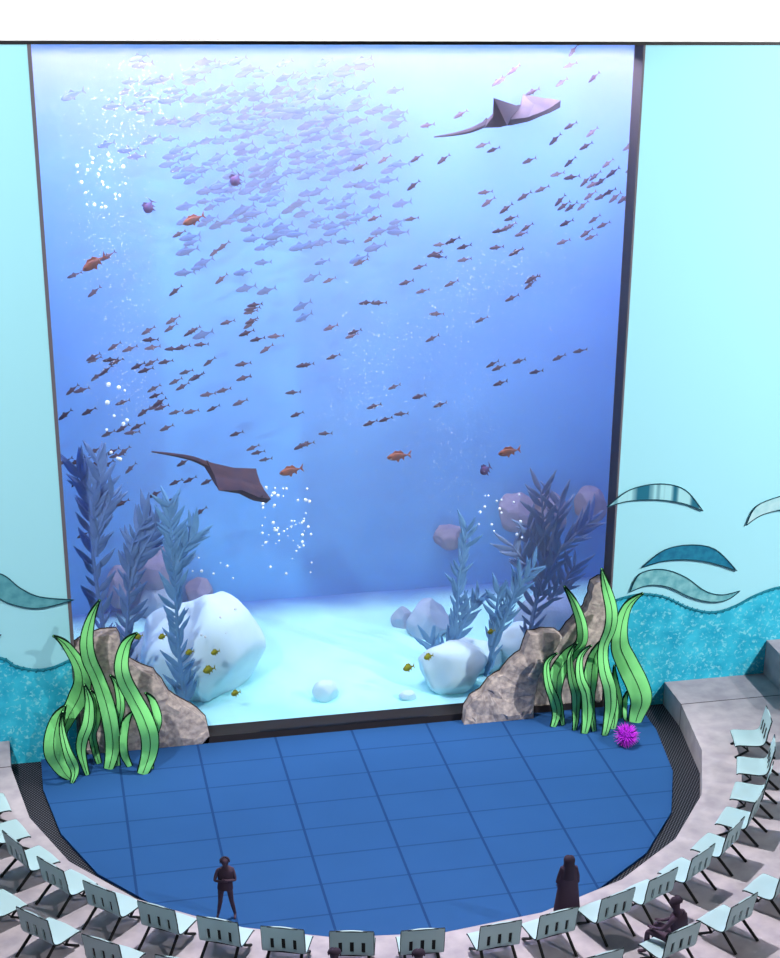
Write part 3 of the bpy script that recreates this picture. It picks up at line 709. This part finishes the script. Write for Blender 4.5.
LAND = [(430, 125, 'left of the tail of the upper ray'), (507, 76, 'just above the wings of the upper ray'), (575, 60, 'near the water surface right of the upper ray'),
        (425, 170, 'in the loose line below the tail of the upper ray'), (560, 140, 'directly under the head of the upper ray'), (605, 190, 'in the tight cluster beside the right tank frame'), (565, 205, 'in the band left of the cluster at the right frame'),
        (585, 235, 'below the cluster at the right frame'), (512, 228, 'in the knot under the middle of the upper ray'), (445, 250, 'in the short row right of the pale school'), (370, 240, 'at the lower right rim of the pale school'),
        (420, 290, 'in the sparse row across the middle of the tank'), (365, 303, 'of the nose to tail pair at mid height'), (525, 290, 'at mid height left of the right frame'), (350, 335, 'of the close pair near the tank centre'), (440, 325, 'of the loose pair right of the tank centre'),
        (500, 370, 'in the sloping row at right over the coral bush'), (570, 355, 'last to the right in the sloping row'), (395, 410, 'in the chain above the middle orange fish'), (230, 395, 'in the group above the body of the lower ray'),
        (258, 452, 'of the trio just above the lower ray'), (200, 482, 'just under the tail of the lower ray'), (302, 445, 'near the orange fish right of the lower ray'), (295, 400, 'alone over the right side of the lower ray'), (205, 240, 'below the violet and orange fish at upper left'),
        (95, 275, 'beside the highest orange fish at far left'), (170, 330, 'at the upper edge of the left swarm'), (120, 348, 'at the left shoulder of the left swarm'), (250, 315, 'in the stack in the middle left'), (265, 342, 'just below the stack in the middle left'), (328, 330, 'in the sparse column near the tank centre'),
        (220, 325, 'between the left swarm and the stack'), (98, 372, 'at the left end of the left swarm'), (150, 366, 'in the dense core of the left swarm'), (185, 378, 'at the right end of the left swarm'), (152, 400, 'in the tight bunch below the left swarm'),
        (75, 402, 'close to the left tank frame'), (125, 430, 'in the row above the kelp tops'), (115, 455, 'right beside the tips of the leftmost kelp'), (80, 470, 'among the fork of the leftmost kelp'), (165, 490, 'over the tops of the two right hand kelps')]
def dup_mesh(me, name, loc, rot, sc_, label, cat, group):
    o = bpy.data.objects.new(name, me); COL.objects.link(o); o.location = loc; o.rotation_euler = rot; o.scale = (sc_,)*3
    return tag(o, label, cat, group)
for q in SCH.split():
    px, py, a = map(float, q.split(',')); y = rnd.uniform(1.4, 4.6)
    lm = min(LAND, key=lambda L: (px-L[0])**2+(py-L[1])**2)
    p = at(px, py, 1, y)
    dup_mesh(ME1, 'small_fish', p, (rnd.uniform(-.2, .2), -math.radians(a), rnd.uniform(-.25, .25)), rnd.uniform(.98, 1.15)*(1+.02*(y-2)),
             'small dark fish '+lm[2], 'fish', 'small dark fish '+lm[2])
# pale school far back near the rear wall
def zone(px, py):
    if px < 130: return 'straggling at the far left of the dense school'
    v = 'near the water surface' if py < 95 else ('in the upper half' if py < 145 else ('in the lower half' if py < 205 else ('under the main mass' if py < 265 else 'trailing lowest')))
    return v+' of the dense school, '+('left part' if px < 215 else ('middle part' if px < 305 else 'right part'))
pts = []
tries = 0
while len(pts) < 262 and tries < 20000:
    tries += 1
    px = rnd.uniform(65, 402); py = rnd.uniform(46, 345)
    u = (px-285)/125; v_ = (py-150)/108
    d = u*u+v_*v_-.35*u*v_*0
    keep = math.exp(-1.3*d)
    if px < 180 and py > 175: keep *= .25
    if px > 330 and py > 260: keep *= .3
    if rnd.random() < keep and all((px-x)**2+((py-y_)*1.9)**2 > 90 for x, y_ in pts): pts.append((px, py))
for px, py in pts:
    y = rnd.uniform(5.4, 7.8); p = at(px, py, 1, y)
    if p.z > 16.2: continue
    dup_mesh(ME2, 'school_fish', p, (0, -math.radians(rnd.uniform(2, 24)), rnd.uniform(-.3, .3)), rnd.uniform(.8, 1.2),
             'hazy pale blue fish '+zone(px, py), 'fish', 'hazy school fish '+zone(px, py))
def big_fish(px, py, y, ang, s_, m_, label, H=.22, L_=.62, tail=1.0, name='reef_fish', flip=1):
    t = thing(name, at(px, py, 1, y), label, 'fish'); t.rotation_euler = (0, -math.radians(ang), .15); t.scale = (s_*flip, s_, s_)
    b = local(); fish_body(b, L_, H, H*.5); b.build('body', m_, t)
    b = local(); fin(b, [(.42*L_, 0), (.60*L_, H*.55*tail), (.54*L_, 0), (.60*L_, -H*.55*tail)], .02); b.build('tail_fin', M_fin if m_ is M_orange else m_, t)
    b = local(); fin(b, [(-.25*L_, H*.40), (-.12*L_, H*.70), (.02*L_, H*.60), (.12*L_, H*.68), (.26*L_, H*.30)], .02); b.build('dorsal_fin', M_fin if m_ is M_orange else m_, t)
    b = local(); fin(b, [(-.1*L_, -H*.42), (.0, -H*.78), (.08*L_, -H*.42)], .02); fin(b, [(.16*L_, -H*.32), (.26*L_, -H*.62), (.28*L_, -H*.22)], .02); b.build('belly_fin', M_fin if m_ is M_orange else m_, t)
    for sy in (-1, 1):
        b = local(); b.tube([(-.38*L_, sy*H*.13, H*.08), (-.38*L_, sy*H*.21, H*.08)], [.018, .014], 8); b.build('eye', M_eye, t)
    return t
big_fish(93.3, 263.6, 1.3, 30, .98, M_orange, 'rust orange fish highest at the far left of the tank')
big_fish(192.8, 220, 1.5, 20, .85, M_orange, 'rust orange fish below the pale school in the upper left')
big_fish(290.3, 471, 1.4, 8, .95, M_orange, 'rust orange fish just right of the lower ray')
big_fish(398, 456.2, 1.4, 2, .98, M_orange, 'rust orange fish in the middle of the tank')
big_fish(508.4, 451.8, 1.4, 6, .95, M_orange, 'rust orange fish at right above the bubbles and coral')
M_vio = mat('violet_brown_fish', (88, 66, 104), .7, .1, rgb2=(70, 74, 120), scale=8)
big_fish(148.7, 207, 1.8, 60, .62, M_vio, 'round violet fish tilted upward near the left bubbles', H=.40, L_=.50)
big_fish(235.5, 179.8, 1.8, 50, .62, M_vio, 'round violet fish in front of the pale school', H=.42, L_=.50)
big_fish(485.2, 470, 1.8, 30, .62, M_vio, 'round violet fish under the rust orange fish at right', H=.42, L_=.50)
for px, py, s_, lb in ((208.7, 669.8, .72, 'largest olive yellow fish over the big pale rock at left'), (235.5, 693.2, .56, 'olive yellow fish lowest over the big pale rock at left'),
                       (138.3, 636.7, .50, 'small olive yellow fish leftmost above the left reef'), (162.3, 636.7, .50, 'small olive yellow fish between the two right-hand stems of left kelp'),
                       (189.3, 652.3, .50, 'small olive yellow fish touching the right side of the left kelp'), (215, 652.3, .52, 'small olive yellow fish above the big pale rock at left'),
                       (408.3, 667.7, .70, 'olive yellow fish left one of the pair over pale sand'), (428.3, 656.7, .60, 'olive yellow fish right one of the pair over pale sand'),
                       (491, 631.6, .50, 'small olive yellow fish in front of the right kelp')):
    big_fish(px, py, 1.1, 10, s_, M_olive, lb, H=.28, L_=.44, name='yellow_fish', tail=.8)

# rays
M_ray = mat('ray_brown_violet', (46, 44, 62), .8, .1, rgb2=(62, 50, 60), scale=4)
M_ray2 = mat('ray_grey_mauve', (48, 50, 66), .8, .1, rgb2=(58, 54, 64), scale=4)
def ray(label, m_, y0, P, tri, spine, tail, th):
    """P: name -> (px, py, depth); tri: faces; body thickened round the spine"""
    vs = {k: at(px, py, 1, y0+dy) for k, (px, py, dy) in P.items()}
    c = sum(vs.values(), Vector())/len(vs)
    t = thing('eagle_ray', c, label, 'ray')
    bm = bmesh.new(); V = {k: bm.verts.new(v-c) for k, v in vs.items()}
    for f in tri: bm.faces.new([V[k] for k in f])
    bmesh.ops.recalc_face_normals(bm, faces=bm.faces)
    bmesh.ops.triangulate(bm, faces=bm.faces[:])
    bmesh.ops.subdivide_edges(bm, edges=bm.edges[:], cuts=3, use_grid_fill=True)
    bm.normal_update()
    sp = [vs[k]-c for k in spine]
    def dist(p): return min(min((p-a.lerp(b_, q/8)).length for q in range(9)) for a, b_ in zip(sp, sp[1:]))
    me = bpy.data.meshes.new('body')
    base = [v.co.copy() for v in bm.verts]; nr = [v.normal.copy() for v in bm.verts]
    T = [max(.012, th*max(0, 1-dist(p)/.75)**.8) for p in base]
    n = len(base); fs = [[v.index for v in f.verts] for f in bm.faces]; be = []
    bm.verts.index_update(); fs = [[v.index for v in f.verts] for f in bm.faces]
    for e_ in bm.edges:
        if e_.is_boundary:
            l = e_.link_loops[0]; be.append((l.vert.index, l.link_loop_next.vert.index))
    bm.free()
    B = MB(); B.local = True
    B.add([p+q*t_*.5 for p, q, t_ in zip(base, nr, T)]+[p-q*t_*.5 for p, q, t_ in zip(base, nr, T)],
          fs+[[i+n for i in f[::-1]] for f in fs]+[(b_, a, a+n, b_+n) for a, b_ in be], True)
    B.build('body', m_, t)
    tl = local(); pts = [at(px, py, 1, y0+dy)-c for px, py, dy in catmull(tail, 5)]
    tl.tube(pts, [.075*(1-i/len(pts))+.012 for i in range(len(pts))], 6); tl.build('tail', m_, t)
    for sgn in (-1, 1):
        e_ = local(); q = sp[0].lerp(sp[1], .22)+Vector((0, sgn*.12, .05)); e_.tube([q, q+Vector((0, sgn*.03, .02))], [.03, .02], 8); e_.build('eye', M_eye, t)
    df = local(); q = at(tail[0][0], tail[0][1], 1, y0+tail[0][2])-c; df.prism([q+Vector((.12, -.01, .0)), q+Vector((-.02, -.01, .13)), q+Vector((-.12, -.01, .02))], (0, .02, 0)); df.build('dorsal_fin', m_, t)
    return t
ray('dark brown eagle ray gliding down with long tail in the lower left of the tank', M_ray, 1.9,
    dict(nose=(268.8,501,0), hl=(262,491,.15), hr=(256,499,-.15), tip1=(256,468.5,.75), root=(205.5,463.5,0), a1=(232,469,.2), tip2=(219,490.5,-.75), a2=(213,477,-.2), mid=(236,481,.0), b2=(241,492,-.3), b1=(259,484,.4)),
    [('root','a1','mid'), ('a1','tip1','mid'), ('tip1','b1','mid'), ('b1','hl','mid'), ('hl','nose','mid'), ('nose','hr','mid'), ('hr','b2','mid'), ('b2','tip2','mid'), ('tip2','a2','mid'), ('a2','root','mid')],
    ['nose', 'mid', 'root'], [(208,465,0), (192,458.5,0), (172,454.5,0), (151.5,451.7,0)], .22)
ray('pale mauve eagle ray with raised wings near the top of the tank', M_ray2, 1.9,
    dict(nose=(560.5,104,0), jaw=(550,110.5,-.2), top=(546,101,.2), tipf=(523,94.2,1.0), notch=(520,107,.1), tipn=(493.6,97.8,-1.0), root=(485.5,124,0), bel=(528,119.5,-.35), bel2=(505,123.5,-.4), neck=(534,108,.3), wr=(493,115,-.6)),
    [('nose','top','jaw'), ('top','neck','bel','jaw'), ('top','tipf','neck'), ('tipf','notch','neck'), ('neck','notch','bel'), ('notch','bel2','bel'), ('notch','tipn','bel2'), ('tipn','wr','bel2'), ('wr','root','bel2')],
    ['nose', 'neck', 'bel2', 'root'], [(487,123,0), (470,130.5,0), (452,134.5,0), (434,137,0)], .2)

# ------------------------------------------------------------------ rocks in the tank
M_rock = mat('hazy_tank_rock', (140, 166, 196), .95, .05, rgb2=(156, 180, 204), scale=1.6, detail=5)
M_rock2 = mat('pale_tank_rock', (190, 224, 236), .95, .05, rgb2=(200, 232, 240), scale=1.4, detail=5)
M_rock3 = mat('mauve_tank_rock', (120, 124, 158), .95, .05, rgb2=(136, 138, 168), scale=1.6, detail=5)
def boulder(px, py, wpx, hpx, y, m_, label, seed, depth=.8, seabed=True, group=None):
    c = at(px, py, 1, y); k = 1/ (FPX/((c-CAM).dot(fwd)))
    rx, rz = wpx*k/2, hpx*k/2/.93
    bm = bmesh.new(); bmesh.ops.create_icosphere(bm, subdivisions=4, radius=1)
    rr = random.Random(seed); cuts = [(Vector((rr.uniform(-1,1), rr.uniform(-1,1), rr.uniform(-1,1))).normalized(), rr.uniform(.72,.95)) for _ in range(12)]
    for v in bm.verts:
        p = v.co.copy()
        for n_, d in cuts:
            s_ = p.dot(n_)
            if s_ > d: p -= n_*(s_-d)*.92
        p *= 1.1+.10*noise.noise(p*2+Vector((seed,0,0)))
        v.co = Vector((p.x*rx, p.y*min(rx, rz)*depth*1.2, p.z*rz))
    zmin = min(v.co.z for v in bm.verts)
    for f in bm.faces: f.smooth = m_ is M_rock2
    for v in bm.verts: v.co.z -= zmin
    me = bpy.data.meshes.new('tank_rock'); bm.to_mesh(me); bm.free(); me.materials.append(m_)
    o = bpy.data.objects.new('tank_rock', me); COL.objects.link(o); o.location = c+Vector((0, 0, zmin))
    if seabed: o.location.z = SZ-.06-.16*2*rz
    if not seabed: o.location.y = BY+.05-max(v.co.y for v in me.vertices)
    tag(o, label, 'rock')
    if group: o['group'] = group
    return o
def seat_y(px, pyb): return min(max(at(px, pyb, 2, SZ).y, 1.0), BY-.5)
for i, (px, py, w_, h_, m_, lb, dy) in enumerate([
    (205, 683, 112, 104, M_rock2, 'huge pale rounded rock right behind the left reef', 0),
    (205, 640, 44, 26, M_rock2, 'flat pale rock on top of the sand behind the huge left rock', 0),
    (150, 650, 62, 52, M_rock, 'grey blue boulder behind the foot of the left kelp', 0),
    (118, 645, 40, 50, M_rock, 'grey blue boulder behind the top of the left reef', 0),
    (325, 691, 24, 23, M_rock2, 'single small pale rock alone on the sand in the middle', 0),
    (403, 614, 23, 24, M_rock, 'small grey blue rock, left one of the touching pair at right', 0),
    (428, 611, 42, 43, M_rock, 'larger grey blue rock, right one of the touching pair', 0),
    (471, 650, 62, 38, M_rock2, 'pale sloping rock between the two right kelps', 0),
    (452, 690, 66, 50, M_rock2, 'pale round rock at the left foot of the low right reef', 0),
    (408, 704, 18, 11, M_rock2, 'tiny pale rock on the sand against the glass', 0),
    (545, 612, 60, 52, M_rock, 'grey blue boulder behind the two right reefs', 0),
    (522, 640, 50, 44, M_rock2, 'pale boulder behind the low right reef', 0),
    ]):
    yy = seat_y(px, py+h_/2)
    k_ = w_/2/38*.8
    boulder(px, py, w_, h_, min(yy+ (k_ if yy < 1.6 else 0)+(.9 if w_ > 100 else 0), BY-.8), m_, lb, 20+i, depth=.7)
# outcrops that stick out of the rear wall
for i, (px, py, w_, h_, m_, lb) in enumerate([
    (120, 587, 27, 40, M_rock3, 'mauve rock high behind the leftmost kelp'),
    (157, 568, 34, 44, M_rock3, 'mauve rock behind the middle kelp, upper one'),
    (160, 604, 38, 50, M_rock, 'grey blue rock behind the middle kelp, lower one'),
    (199, 592, 27, 26, M_rock3, 'isolated mauve rock right of the left kelp'),
    (449, 537, 29, 23, M_rock3, 'mauve rock behind the top of the tall right kelp'),
    (514, 510, 36, 34, M_rock3, 'mauve rock left one of the three above the coral bush'),
    (548, 512, 34, 38, M_rock3, 'mauve rock middle one of the three above the coral bush'),
    (589, 505, 30, 36, M_rock3, 'mauve rock highest, beside the right tank frame'),
    ]):
    o = boulder(px, py, w_, h_, BY-.35, m_, lb, 50+i, seabed=False)

# ------------------------------------------------------------------ kelp and coral in the tank
M_kelp = mat('slate_kelp', (96, 130, 182), .85, .05, rgb2=(108, 142, 192), scale=3)
M_kelp2 = mat('blue_kelp', (100, 150, 196), .85, .05, rgb2=(112, 162, 204), scale=3)
def kelp(stems, y, m_, label, leaf=15, density=1.0, seed=1, name='kelp', lw=.24, spread=58):
    rr = random.Random(seed); base = at(stems[0][-1][0], stems[0][-1][1], 1, y); base.z = SZ-.03
    t = thing(name, base, label, 'kelp' if name == 'kelp' else 'coral')
    st = MB(); lf = MB()
    for s_ in stems:
        c = [at(px, py, 1, y) for px, py in catmull(s_, 6)]
        for p in c: p.z = max(p.z, SZ-.05)
        st.tube(c, [.025+.05*i/len(c) for i in range(len(c))], 6)
        n = max(4, int(len(c)*density*.62)); 
        for i in range(n*2):
            f = (i+.5)/(n*2); q = f*(len(c)-1); i0 = int(q); p = c[i0].lerp(c[min(i0+1, len(c)-1)], q-i0)
            tg = (c[max(i0-1, 0)]-c[min(i0+1, len(c)-1)]).normalized()
            side = (1 if i % 2 else -1); a = math.radians(rr.uniform(18, spread)*side)
            d = Vector((tg.x*math.cos(a)+tg.z*math.sin(a), rr.uniform(-.35, .35), tg.z*math.cos(a)-tg.x*math.sin(a))).normalized()
            ln = leaf/38*rr.uniform(.7, 1.25); w_ = ln*lw; u = d.cross(Vector((0, 1, .2))).normalized()
            if p.z+d.z*ln < SZ: continue
            curl = Vector((0, 0, .25*ln))
            rows = []
            for k in range(6):
                g = k/5; ww = w_*math.sin(PI*min(1, (g*.9+.1)))*(1 if k < 5 else 0)+.004
                cc = p+d*ln*g+curl*g*g
                rows.append([cc-u*ww, cc+Vector((0, -.02, 0)), cc+u*ww])
            lf.sheet(rows, .012)
    st.build('stem', m_, t); lf.build('fronds', m_, t)
    return t
kelp([[(96,458),(100,478),(95,505),(92,540),(96,580),(102,620),(104,660)], [(77,468),(84,485),(91,500),(93,520)], [(112,495),(104,515),(98,535),(96,556)]], 1.7, M_kelp, 'forked dark kelp, leftmost and tallest in the tank', leaf=20, density=1.0, seed=3, lw=.125)
kelp([[(147,517),(134,540),(129,570),(128,610),(126,650),(122,690)], [(158,525),(146,545),(136,565),(130,590)]], 1.5, M_kelp, 'dark kelp second from the left tank side', leaf=20, density=1.15, seed=5, lw=.125)
kelp([[(169,502),(171,530),(173,560),(176,600),(178,640),(182,680),(186,703)], [(195,535),(183,550),(176,570)]], 1.3, M_kelp2, 'kelp of the left group nearest the big pale rock', leaf=19, density=1.5, seed=8, lw=.125)
kelp([[(467,528),(463,555),(458,580),(457,610),(452,640),(441,671)], [(478,598),(466,618),(456,640)], [(430,640),(436,655),(441,670)]], 1.9, M_kelp2, 'slim kelp standing right of the touching rock pair', leaf=18, density=1.0, seed=12, lw=.125)
kelp([[(534,566),(518,590),(505,615),(494,645),(486,676)], [(499,588),(496,615),(490,645)], [(520,575),(512,600),(500,630)]], 1.6, M_kelp2, 'kelp rising just behind the low right reef', leaf=17, density=1.0, seed=14, lw=.125)
kelp([[(541,490),(543,520),(545,550),(540,585),(533,615),(528,650)], [(512,545),(525,562),(540,580)], [(520,555),(535,575),(541,595)], [(575,565),(562,585),(548,600)], [(590,520),(575,535),(560,550),(547,575)], [(527,525),(535,545),(543,560)], [(560,500),(556,525),(548,550)]],
     2.3, mat('pale_slate_coral', (124, 150, 190), .85, .05, rgb2=(136, 160, 198), scale=3), 'broad strap-leaved coral bush behind the right reefs', leaf=22, density=1.0, seed=21, name='coral_bush', lw=.11, spread=62)

# ------------------------------------------------------------------ bubbles
def bubble_material():
    M = bpy.data.materials.new('air_bubble'); M.use_nodes = True; b = M.node_tree.nodes['Principled BSDF']
    b.inputs['Base Color'].default_value = (.86, .98, 1, 1); b.inputs['Roughness'].default_value = .15; b.inputs['Specular IOR Level'].default_value = .6
    b.inputs['Alpha'].default_value = .7
    return M
M_bub = bubble_material()
bm = bmesh.new(); bmesh.ops.create_icosphere(bm, subdivisions=2, radius=1); MEB = bpy.data.meshes.new('air_bubble'); bm.to_mesh(MEB); bm.free()
for p in MEB.polygons: p.use_smooth = True
MEB.materials.append(M_bub)
def bubbles(n, boxpx, rpx, label, group, seed, y=1.0, fn=None):
    rr = random.Random(seed); k = 0
    while k < n:
        px = rr.uniform(boxpx[0], boxpx[2]); py = rr.uniform(boxpx[1], boxpx[3])
        if fn and not fn(px, py, rr): continue
        k += 1; r = rr.uniform(*rpx)/37.5
        dup_mesh(MEB, 'air_bubble', at(px, py, 1, y+rr.uniform(-.2, .5)), (0, 0, 0), r, label+(', '+('upper' if py < boxpx[1]+(boxpx[3]-boxpx[1])/3 else ('middle' if py < boxpx[1]+(boxpx[3]-boxpx[1])*2/3 else 'lower'))+' part' if n > 20 else ''), 'bubble', group+(' '+('upper' if py < boxpx[1]+(boxpx[3]-boxpx[1])/3 else ('middle' if py < boxpx[1]+(boxpx[3]-boxpx[1])*2/3 else 'lower')) if n > 20 else ''))
def arch(px, py, rr):
    if py < 520: return (px-288)**2/23**2+(py-512)**2/27**2 > .35 and rr.random() < .9
    return rr.random() < (.8 if py < 548 else .25)
bubbles(62, (262, 486, 312, 575), (.6, 1.7), 'bright air bubble rising beside the nose of the lower ray', 'bubbles beside the lower ray', 1, fn=arch)
bubbles(24, (76, 150, 128, 212), (.6, 1.7), 'pale bubble in the cluster at upper left of the tank', 'upper left bubble cluster', 2, fn=lambda x, y, r: ((x-100)/26)**2+((y-180)/30)**2 < 1)
bubbles(12, (100, 382, 128, 470), (1.0, 2.3), 'bubble rising above the leftmost kelp', 'bubbles above the leftmost kelp', 3)
bubbles(16, (477, 490, 525, 545), (.7, 1.6), 'bubble rising left of the mauve rocks at right', 'bubbles left of the coral bush', 4)
bubbles(12, (192, 552, 238, 640), (.7, 1.6), 'bubble rising over the big pale rock', 'bubbles over the big pale rock', 5)
# fine fizz: too fine to count
fz = MB(); rr = random.Random(9)
def fizz(n, cx, cy, sx, sy, slant=0):
    for _ in range(n):
        gy = rr.gauss(0, 1); px = cx+rr.gauss(0, 1)*sx+slant*gy; py = cy+gy*sy
        if not (60 < px < 612 and 60 < py < 560): continue
        p = at(px, py, 1, rr.uniform(1.0, 2.2)); r = rr.uniform(.006, .014)
        fz.add([p+Vector(d)*r for d in ((1,0,0),(-1,0,0),(0,1,0),(0,-1,0),(0,0,1),(0,0,-1))], [(0,2,4),(2,1,4),(1,3,4),(3,0,4),(2,0,5),(1,2,5),(3,1,5),(0,3,5)])
fizz(420, 125, 120, 30, 38, -8); fizz(420, 110, 260, 24, 55, 6); fizz(260, 125, 380, 22, 30, 5)
fizz(380, 470, 290, 36, 40, -20); fizz(420, 455, 440, 26, 50, -18); fizz(150, 365, 350, 26, 28, 0); fizz(160, 570, 330, 40, 60, 0); fizz(120, 360, 400, 20, 20); fizz(90, 255, 600, 10, 30)
o = fz.build('bubble_fizz', M_bub, None, kind='stuff'); tag(o, 'fine fizz of tiny bubbles drifting through the tank', 'bubbles')
